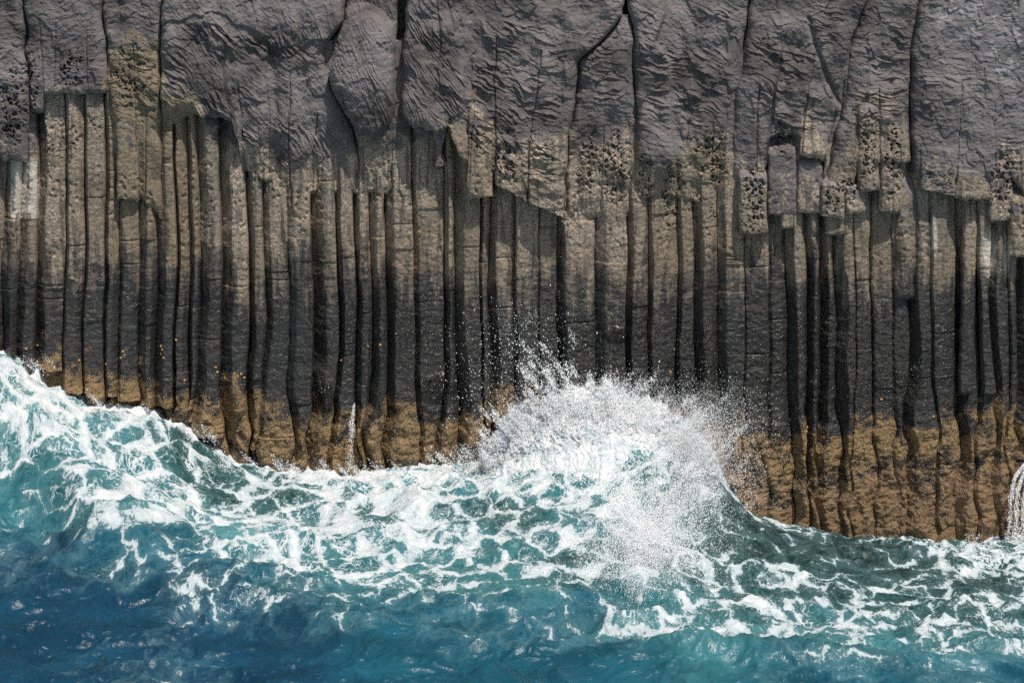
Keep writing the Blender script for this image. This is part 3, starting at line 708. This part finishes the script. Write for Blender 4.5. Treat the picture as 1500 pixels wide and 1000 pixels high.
def sea():
    xs = np.concatenate([-np.geomspace(400, 16.5, 40), np.arange(-16, 16, 0.032), np.geomspace(16.5, 400, 40)])
    ys = np.concatenate([-np.geomspace(600, 20.5, 60), np.arange(-20, -15, 0.08), np.arange(-15, 1.4, 0.030)])
    X, Y = np.meshgrid(xs, ys)
    # what part of the swell runs up the cliff
    wz = np.interp(UX(X + 0.15*fbm(X*1.3, Y*1.3, 2, 101)), WLX, PZ(WLY))
    k = np.exp(-np.clip(-Y, 0, None)/4.2)
    H = wz*k
    d = Y - CAM_Y
    P_x = 750 + X*FPX/d; P_r = -200 + CAM_Z*FPX/d
    def bump(px, row, rx, ry, h):
        cx, cy = W(px, row); sx = rx/60; sy = ry
        return h*np.exp(-((X-cx)/sx)**2 - ((Y-cy)/sy)**2)
    # the wave that breaks against the wall, dark green face on its right
    H = H + bump(930, 740, 150, 1.8, .55) + bump(1010, 760, 80, 1.5, .55)
    # swell line crossing the lower left, its near side dark blue
    cy = np.interp(X, [W(p, 0+800)[0] for p in (-300, 0, 150, 300, 450, 600, 800)], [W(0, r)[1] for r in (700, 735, 800, 850, 895, 950, 1000)])
    s = Y - cy
    amp = np.interp(X, [PX(-300), PX(0), PX(300), PX(560), PX(700)], [.9, .85, .55, .25, 0])
    H = H + amp*np.where(s > 0, np.exp(-(s/2.6)**2), np.exp(-(s/1.5)**2))
    H = H + bump(345, 815, 55, .45, .34) + bump(440, 815, 70, .5, .3) + bump(560, 800, 80, .5, .2) + bump(1060, 965, 120, .6, .42) + bump(1250, 975, 90, .5, .3) + bump(720, 890, 90, .5, .2) + bump(150, 690, 80, .6, .3) + bump(860, 800, 80, .6, .25)
    near = sst(-60, -20, Y)
    wxx = X + 0.5*fbm(X*.5, Y*.5, 2, 110); wyy = Y + 0.5*fbm(X*.5+7, Y*.5, 2, 111)
    def ridged(u, v, seed): return np.clip(1-np.abs(perlin(u, v, seed)), 0, 1)**2.2
    amp2 = 0.75 + 0.6*fbm(X*.25, Y*.3, 2, 112)
    ch = 0.30*(ridged(wxx*0.33, wyy*0.45, 113)-.45) + 0.17*(ridged(wxx*0.75+3, wyy*0.95, 114)-.45) + 0.055*(ridged(wxx*1.8, wyy*2.2, 115)-.45) + 0.018*(ridged(wxx*4, wyy*5.0, 116)-.45)
    fine = 0.011*(ridged(wxx*8, wyy*10, 117)-.45) + 0.006*fbm(X*16, Y*20, 2, 118)
    quiet = np.interp(Y, [-14, -9, 0], [.75, 1.0, 1.0])
    D0 = None
    H = H + ch*amp2*quiet + fine + (0.10*(ridged(wxx*1.1+9, wyy*.9, 130)-.45) + 0.045*(ridged(wxx*2.6+9, wyy*2.2, 131)-.45) + 0.018*(ridged(wxx*6+9, wyy*5, 132)-.45))*sst(-7.5, -10, Y)
    k2 = np.exp(-np.clip(-Y-.15, 0, None)/0.9)
    H = H*(1-k2) + (wz + .35*ch + .13*fbm(X*1.9, Y*.7, 3, 140) + fine)*k2
    # foam density and water colour
    w = np.zeros(X.shape); D = np.zeros(X.shape); col = np.zeros(X.shape + (3,))
    Xw = X + 0.5*fbm(X*.8, Y*.8, 3, 120); Yw = Y + 0.7*fbm(X*.8, Y*.8+4, 3, 121)
    for (px, row, f, c) in CT:
        cx, cyy = W(px, row)
        sx = 0.95; sy = 0.85
        g = np.exp(-np.minimum(((Xw-cx)/sx)**2 + ((Yw-cyy)/sy)**2, 60)) + 1e-22*np.exp(-np.minimum((((X-cx)**2+(Y-cyy)**2))/160, 60))
        w += g; D += g*f
        for q in range(3): col[..., q] += g*c[q]
    D = D/w; col = col/w[..., None]
    # the wash at the foot of the wall
    wash = np.exp(-np.clip(-Y-.1, 0, None)/0.55)*np.interp(UX(X), [0, 700, 1050, 1090, 1400, 1440, 1500], [1, 1, .8, .25, .3, .9, .9])
    D = np.where(D > .55, .55+(D-.55)*.62, D) + 0.05*sst(.06, .2, D)*sst(.62, .45, D)
    D = np.maximum(D, wash*0.80)
    # crests are whiter, and lighter where thin
    crest = sst(.12, .42, ch*amp2)
    D = D + (0.20*crest)*sst(.02, .25, D) + 0.12*fbm(X*.9, Y*1.3, 3, 122)*sst(0.05, .3, D)
    thin = sst(0.05, .35, ch)[..., None]
    col = col*(1 + 0.35*fbm(X*.6, Y*.9, 3, 123)[..., None])
    col = np.clip(col, 0.002, .5)
    H = H + 0.06*np.clip(D, 0, 1)*fbm(X*4, Y*4, 4, 124) + 0.03*np.clip(D, 0, 1)
    V = np.stack([X, Y, H], -1).reshape(-1, 3)
    m = NT('sea_water'); P = m.pos(); P2 = m.vmul(P, (1.0, 0.72, 0.0))
    wv = m.noise(P2, 0.9, 4, 0.6, color=True)
    wv2 = m.noise(P2, 4.5, 4, 0.6, color=True)
    Q = m.vadd(m.vadd(P2, m.vmul(wv, (1.1, 1.1, 0))), m.vmul(wv2, (0.26, 0.26, 0)))
    e1 = m.voro(Q, 1.15, 'DISTANCE_TO_EDGE'); e2 = m.voro(Q, 2.9, 'DISTANCE_TO_EDGE'); e3 = m.voro(Q, 8.0, 'DISTANCE_TO_EDGE')
    fd = m.attr('foam')
    n1 = m.noise(Q, 1.7, 6, 0.66)
    n2 = m.noise(P2, 14, 3, 0.7)
    # large cells open first, then small ones
    d1 = m.math('SUBTRACT', n1, 0.5); d2 = m.math('SUBTRACT', n2, 0.5)
    def web(e, k, off, kn, g):
        w = m.math('ADD', m.math('MULTIPLY', fd, k), m.math('ADD', m.math('MULTIPLY', d1, kn), m.math('MULTIPLY', d2, kn*0.35)))
        return m.math('MULTIPLY', m.math('SUBTRACT', m.math('SUBTRACT', w, off), e), g)
    v = m.math('MAXIMUM', web(e1, 0.46, 0.15, 0.46, 1.0), m.math('MAXIMUM', web(e2, 0.36, 0.165, 0.42, 1.2), web(e3, 0.34, 0.16, 0.42, 1.4)))
    gate = m.ss(fd, 0.03, 0.18)
    fm = m.math('MULTIPLY', m.ss(v, 0.0, 0.045), gate)
    sheen = m.math('MULTIPLY', m.ss(v, -0.22, 0.10), gate)    # milky bubbles just under the surface
    # scattered flecks in the clear water
    fk = m.math('MULTIPLY', m.ss(m.voro(m.vadd(P2, m.vmul(wv2, (.2, .2, 0))), 5.0), 0.06, 0.03), m.ss(m.noise(P2, 0.8, 4), 0.58, 0.66))
    fm = m.math('MAXIMUM', fm, m.math('MULTIPLY', fk, 0.45))
    wc = m.attr('water', True)
    wcol = m.mix(m.math('MULTIPLY', sheen, 0.30), wc, (0.20, 0.38, 0.40))
    fcol = m.mix(m.ss(v, 0.0, 0.20), (0.40, 0.50, 0.53), (0.70, 0.72, 0.73))
    c = m.mix(fm, wcol, fcol)
    rough = m.lin(fm, 0, 1, 0.25, 0.8)
    rip = m.noise(m.vmul(P, (1, 1.3, 0)), 5.0, 5, 0.6, 0.6)
    h = m.math('MULTIPLY', rip, m.lin(fm, 0, 1, 1.0, 0.4))
    b1 = m.bump(h, 0.09, 0.45)
    b2 = m.bump(m.math('ADD', m.math('MULTIPLY', fm, 0.5), m.math('MULTIPLY', n2, fm)), 0.06, 0.8, b1)
    m.out(Base_Color=c, Roughness=rough, Normal=b2)
    m.b.inputs['IOR'].default_value = 1.33
    me = mesh_from('sea', V, grid_faces(*X.shape), m.m, {'foam': np.clip(D, 0, 1.2).ravel()}, {'water': col.reshape(-1, 3)})
    o = link('sea', me)
    tag(o, 'blue and teal sea laced with white foam at the foot of the cliff', None, None, 'structure')
    def height(x, y):
        i = np.clip(np.searchsorted(xs, x), 0, len(xs)-1); j = np.clip(np.searchsorted(ys, y), 0, len(ys)-1)
        return H[j, i]
    return height, xs, ys, H
sea_h, SX, SY, SH = sea()
def to_surface(px, row, y):
    """Nearest depth at which a drop seen at (px, row) still hangs in front of the water."""
    hit = np.full(px.shape, 99.0)
    for yy in np.arange(-15, -0.3, 0.12):
        x, z = in_photo(px, row, yy)
        i = np.clip(np.searchsorted(SX, x), 0, len(SX)-1); j = min(np.searchsorted(SY, yy), len(SY)-1)
        h = SH[j, i]
        hit = np.where((hit > 50) & (z < h), yy, hit)
    return hit

# ------------------------------------------------------------------ spray
def spray_mat(name, base, sss):
    m = NT(name)
    m.out(Base_Color=(*base, 1), Roughness=0.5)
    tr = m.n.new('ShaderNodeBsdfTranslucent'); tr.inputs['Color'].default_value = (*base, 1)
    mx = m.n.new('ShaderNodeAddShader')
    m.l.new(m.b.outputs[0], mx.inputs[0]); m.l.new(tr.outputs[0], mx.inputs[1])
    m.l.new(mx.outputs[0], m.n['Material Output'].inputs['Surface'])
    return m.m
SPRAY = spray_mat('spray_drops', (0.60, 0.61, 0.62), 0.0)

OCT = np.array([(1, 0, 0), (-1, 0, 0), (0, 1, 0), (0, -1, 0), (0, 0, 1), (0, 0, -1)], float)
OF = np.array([(0, 2, 4), (2, 1, 4), (1, 3, 4), (3, 0, 4), (2, 0, 5), (1, 2, 5), (3, 1, 5), (0, 3, 5)])
def drops(pts, r, stretch, dirs):
    N = len(pts)
    rs = np.random.RandomState(N)
    V = OCT[None]*r[:, None, None]*(0.7+0.6*rs.rand(N, 6, 1))
    proj = (OCT @ np.eye(3))
    amt = np.einsum('kj,nj->nk', OCT, dirs)
    V = V + amt[..., None]*dirs[:, None, :]*(stretch*r)[:, None, None]
    V = V + pts[:, None, :]
    F = OF[None] + (np.arange(N)*6)[:, None, None]
    return V.reshape(-1, 3), F.reshape(-1, 3)

def make_spray():
    rs = np.random.RandomState(7)
    P = []; Rr = []; D = []
    def cluster(n, px, row, y, sx, sr, sy, r0, r1, clump=0.0, pw=4.0):
        if clump:
            k = max(6, int(n/90)); cx = rs.randn(k)*sx; cr = rs.randn(k)*sr
            idx = rs.randint(0, k, n)
            a = math.radians(70) + 0*idx; L = rs.randn(n)*clump*max(sx, sr)
            dirx = np.clip(((px + cx[idx]) - 900)/160.0, -.9, .9)
            qx = px + cx[idx] + L*dirx*.9 + rs.randn(n)*sx*clump*.35; qr = row + cr[idx] - L*.9 + rs.randn(n)*sr*clump*.35
        else:
            qx = px + rs.randn(n)*sx; qr = row + rs.randn(n)*sr
        yy = y + rs.randn(n)*sy
        hs = to_surface(qx, qr, yy)
        yy = np.where((hs < 50) & (hs < yy + .15), hs - 0.1 - 0.5*np.abs(rs.randn(n)), yy)
        x, z = in_photo(qx, qr, yy)
        r = r0 + (r1-r0)*rs.rand(n)**pw
        P.append(np.stack([x, yy, z], 1)); Rr.append(r)
        dd = np.stack([(qx-900)/200 + rs.randn(n)*.5, rs.randn(n)*.3, 0.8+0.6*rs.rand(n)], 1)
        D.append(dd/np.linalg.norm(dd, axis=1)[:, None])
    # mist of fine drops over the body of the splash
    cluster(9000, 835, 615, -1.2, 44, 22, .35, .003, .012, .16)
    cluster(10000, 925, 615, -1.3, 46, 22, .35, .003, .012, .16)
    cluster(16000, 1008, 662, -1.6, 28, 34, .35, .003, .011, .18)
    cluster(14000, 970, 735, -2.9, 42, 34, .4, .004, .014, .3)
    cluster(22000, 950, 795, -3.6, 46, 30, .5, .003, .011, .35)
    cluster(6000, 772, 632, -1.1, 26, 22, .3, .004, .015, .25)
    cluster(5000, 880, 588, -1.1, 42, 16, .3, .004, .016, .22)
    # halo
    cluster(11000, 965, 612, -1.6, 58, 20, .4, .0025, .008)
    cluster(15000, 1028, 668, -1.7, 25, 38, .4, .0025, .008)
    cluster(9000, 900, 590, -1.4, 75, 24, .4, .0025, .007)
    cluster(9000, 965, 800, -3.5, 55, 40, .5, .0025, .007)
    cluster(2500, 1065, 625, -1.8, 30, 30, .4, .003, .010)
    # tall thin spray left of the middle
    cluster(1100, 775, 530, -1.3, 44, 42, .35, .003, .014, 0, 5)
    cluster(900, 805, 515, -1.3, 26, 30, .3, .004, .016, .25)
    cluster(400, 700, 565, -1.1, 26, 42, .3, .003, .012)
    cluster(400, 755, 470, -1.1, 42, 24, .3, .003, .010)
    cluster(1800, 815, 566, -1.5, 30, 18, .3, .004, .018, .25)
    cluster(1500, 722, 640, -1.4, 15, 22, .3, .004, .014, .3)
    cluster(1200, 1085, 705, -1.9, 22, 28, .3, .003, .011)
    # froth jumping along the foot of the wall
    for wx, wr, n in ((30, 535, 500), (110, 585, 500), (205, 603, 400), (290, 640, 500), (350, 678, 700), (440, 688, 900), (475, 690, 500), (560, 688, 900), (635, 676, 900), (690, 668, 900), (1090, 745, 500), (1420, 795, 600)):
        cluster(n, wx, wr, -.75, 24, 4, .2, .003, .011, .3)
    pts = np.vstack(P); r = np.concatenate(Rr); d = np.vstack(D)
    keep = (pts[:, 1] < -0.4) & (r > 0)
    pts, r, d = pts[keep], r[keep], d[keep]
    V, F = drops(pts, r, 0.4+1.6*rs.rand(len(r)), d)
    me = mesh_from('sea_spray', V, F, SPRAY)
    tag(link('sea_spray', me), 'white drops thrown up against the columns by the breaking wave', 'spray', None, 'stuff')
make_spray()

def make_splash():
    """The thick white body of the breaking wave: torn sheets of white water standing one behind the other."""
    m = NT('white_water'); P = m.pos()
    n = m.noise(P, 2.4, 6, 0.68, .5); n2 = m.noise(P, 26, 4, 0.7)
    ed = m.attr('edge')
    c = m.mix(m.ss(n, 0.36, 0.62), (0.50, 0.60, 0.63), (0.86, 0.87, 0.88))
    a = m.ss(m.math('ADD', ed, m.math('ADD', m.math('MULTIPLY', m.math('SUBTRACT', n, 0.5), 1.9), m.math('MULTIPLY', m.math('SUBTRACT', n2, 0.5), 1.1))), 0.02, 0.30)
    m.out(Base_Color=c, Roughness=0.7, Alpha=a, Normal=m.bump(m.math('ADD', n2, m.math('MULTIPLY', n, .5)), 0.05, 0.8))
    root = bpy.data.objects.new('splash', None); C.objects.link(root)
    root.location = (2.4, -1.6, 0.2)
    tag(root, 'thick white splash of the wave bursting against the columns right of centre', 'splash')
    sheets = [(-0.55, 1.3, [(700, 672), (718, 640), (736, 606), (762, 584), (790, 588), (815, 570), (840, 562), (870, 552), (900, 556), (930, 574), (960, 584), (990, 598), (1018, 618), (1042, 650), (1060, 690), (1076, 730)], 5),
              (-0.85, 1.9, [(705, 680), (735, 655), (760, 625), (790, 612), (830, 600), (862, 612), (890, 606), (915, 596), (945, 600), (980, 616), (1010, 642), (1035, 672), (1050, 700), (1064, 735)], 6),
              (-1.25, 2.6, [(705, 690), (745, 676), (780, 655), (820, 650), (860, 640), (900, 628), (940, 622), (975, 640), (1000, 665), (1025, 700), (1045, 735), (1058, 750)], 7)]
    bot = [(705, 700), (760, 705), (820, 705), (880, 700), (915, 715), (940, 780), (980, 800), (1020, 780), (1050, 750), (1072, 745)]
    for q, (y0, dep, top, seed) in enumerate(sheets):
        nu, nv = 330, 170
        u = np.linspace(0, 1, nu)[None, :]; v = np.linspace(0, 1, nv)[:, None]
        x0, x1 = top[0][0], top[-1][0]
        px = x0 + (x1-x0)*u
        rt = np.interp(px, [a for a, b in top], [b for a, b in top]) + 10*fbm(px/60*4, 0*px+q, 4, 200+seed)
        rb = np.interp(px, [a for a, b in bot], [b for a, b in bot]) + 55
        row = rb + (rt-rb)*v
        env = np.sin(np.pi*np.clip(u, 0, 1))**.5
        rs0 = np.interp(px, np.linspace(x0, x1, 9), np.interp(np.linspace(x0, x1, 9), [a for a, b in top], [b for a, b in top])) - 14
        v0 = np.clip((rb-row)/(rb-rs0), 0, 1)
        y = y0 - dep*env*(1-v0)**.8 + 0*row
        x, z = in_photo(px + 0*row, row, y)
        bil = 0
        for k, (sc, am) in enumerate(((1.6, .16), (3.6, .10), (8, .06), (17, .03))):
            f1, f2 = worley(x*sc + .3*fbm(x*2, z*2, 2, 210+seed), (z - y*.9)*sc, 205+k+seed*3)
            bil = bil + am*(1-f1*1.2)
        y = y - bil*env - 0.05*fbm(x*12, z*12, 3, 220)
        e = np.minimum(np.minimum(u, 1-u)*(x1-x0)/40.0, np.minimum((rb-row)/20.0 + .6, (row-rt)/26.0))
        V = np.stack([x, y, z], -1).reshape(-1, 3)
        loc = np.array(root.location)
        # a sheet has a thickness: front and back, closed round the rim
        B = V + np.array([0, .10, -.02]); N = len(V)
        F = grid_faces(nv, nu); Fb = F[:, ::-1] + N
        rim = np.concatenate([np.arange(nu), np.arange(1, nv)*nu+nu-1, (nv-1)*nu+np.arange(nu-2, -1, -1), np.arange(nv-2, 0, -1)*nu])
        rn = np.roll(rim, -1)
        Fr = np.stack([rn, rim, rim+N, rn+N], 1)
        ev = np.clip(e, 0, 1).ravel()
        me = mesh_from('sheet', np.vstack([V, B]) - loc, np.vstack([F, Fb, Fr]), m.m, {'edge': np.concatenate([ev, ev])})
        link('sheet_of_white_water', me, root)
make_splash()

# ------------------------------------------------------------------ water running off the rock
def trickle(name, lanes, n, r0, r1, label, seed):
    rs = np.random.RandomState(seed)
    k = rs.randint(0, len(lanes), n); t = rs.rand(n)
    L = [np.array(a, float) for a in lanes]
    px = np.zeros(n); row = np.zeros(n); y = np.zeros(n)
    for q, a in enumerate(L):
        w = k == q; s_ = t[w]*(len(a)-1)
        px[w] = np.interp(s_, range(len(a)), a[:, 0]) + rs.randn(w.sum())*(0.6+2.2*t[w]); row[w] = np.interp(s_, range(len(a)), a[:, 1]); y[w] = np.interp(s_, range(len(a)), a[:, 2]) + rs.randn(w.sum())*.03
    row = row + rs.randn(n)*2
    x, z = in_photo(px, row, y)
    d = np.stack([0.1*rs.randn(n), 0.1*rs.randn(n), -np.ones(n)], 1); d /= np.linalg.norm(d, axis=1)[:, None]
    V, F = drops(np.stack([x, y, z], 1), r0 + (r1-r0)*rs.rand(n)**2, 1+3*rs.rand(n), d)
    tag(link(name, mesh_from(name, V, F, SPRAY)), label, 'trickle', None, 'stuff' if n < 1000 else 'thing')
trickle('water_trickle', [[(519, 592, -.30), (515, 620, -.34), (514, 660, -.38), (511, 705, -.42)], [(519, 592, -.30), (516, 615, -.34), (515, 640, -.38)]], 650, .003, .009,
        'thin white trickle running down a narrow column left of the deep fissure', 3)
trickle('small_cascade', [[(1500, 682, -.30), (1486, 700, -.42), (1481, 730, -.5), (1476, 800, -.55)], [(1502, 688, -.3), (1490, 720, -.45), (1487, 800, -.55)], [(1508, 690, -.3), (1500, 730, -.45), (1498, 800, -.5)], [(1512, 690, -.3), (1510, 740, -.45), (1509, 800, -.5)]], 4600, .003, .011,
        'small white cascade falling down the rock at the right edge of the picture', 8)

# ------------------------------------------------------------------ limpets: little yellow shells above the gold band
LIM = [(55, 506, 0), (38, 511, 0), (180, 515, 1), (182, 520, 1), (177, 524, 1), (116, 528, 0), (156, 533, 0), (236, 507, 2), (238, 512, 2), (236, 518, 2), (240, 524, 2), (258, 498, 2), (316, 538, 3), (318, 545, 3), (348, 551, 4), (353, 548, 4), (358, 553, 4), (329, 553, 3), (270, 557, 3),
       (539, 507, 5), (557, 505, 5), (500, 528, 5), (779, 566, 6), (783, 570, 6), (776, 572, 6), (982, 545, 7), (1077, 622, 8), (1078, 629, 8), (1180, 611, 9), (1182, 626, 9), (1181, 632, 9), (1367, 610, 10), (1291, 585, 10)]
LL = ['yellow limpet on the gold crust at the far left foot of the cliff', 'yellow limpet in the cluster above the gold band under the short hanging block', 'yellow limpet in the column of limpets beneath the long straight crack',
      'yellow limpet above the left side of the gold bulge', 'yellow limpet in the cluster at the upper right of the gold bulge', 'yellow limpet on the dark columns beneath the rounded boss', 'orange limpet behind the left side of the splash',
      'orange limpet on black rock above the right part of the splash', 'orange limpet just right of the splash', 'yellow limpet beside the wide black strip in the right third', 'yellow limpet on the gold band near the long wavy black seam']
LM = NT('limpet_shell'); LM.out(Base_Color=(0.50, 0.27, 0.06, 1), Roughness=0.45)
dg = bpy.context.evaluated_depsgraph_get()
def limpet_mesh():
    k = 10; V = []; ang = np.arange(k)/k*2*math.pi
    for rr, h in ((1, 0), (.92, .25), (.7, .5), (.4, .68)):
        V += [(rr*math.cos(a)*(1+.06*(j % 2)), -h, rr*math.sin(a)*(1+.06*(j % 2))) for j, a in enumerate(ang)]
    V.append((0, -.76, 0)); V.append((0, .1, 0))
    F = [[i*k+j, i*k+(j+1) % k, (i+1)*k+(j+1) % k, (i+1)*k+j] for i in range(3) for j in range(k)]
    F += [[3*k+j, 3*k+(j+1) % k, 4*k, 4*k] for j in range(k)]
    me = bpy.data.meshes.new('limpet'); me.from_pydata(V, [], [f if f[2] != f[3] else f[:3] for f in F]); me.materials.append(LM.m); me.update()
    for p in me.polygons: p.use_smooth = True
    return me
lme = limpet_mesh()
rl = random.Random(3)
for px, row, g in LIM:
    d = Vector(((px-750)/FPX, 1.0, -(row+200)/FPX)).normalized()
    hit, loc, nor, idx, ob, mt = scene.ray_cast(dg, Vector((0, CAM_Y, CAM_Z)), d)
    if not hit or loc.y < -1.2: continue
    o = link('limpet', lme, None, loc)
    sc = rl.uniform(.024, .036); o.scale = (sc, sc, sc); o.rotation_euler = (0, rl.uniform(0, 3), 0)
    tag(o, LL[g], 'limpet', 'yellow limpets above the gold band')

print('scene built')
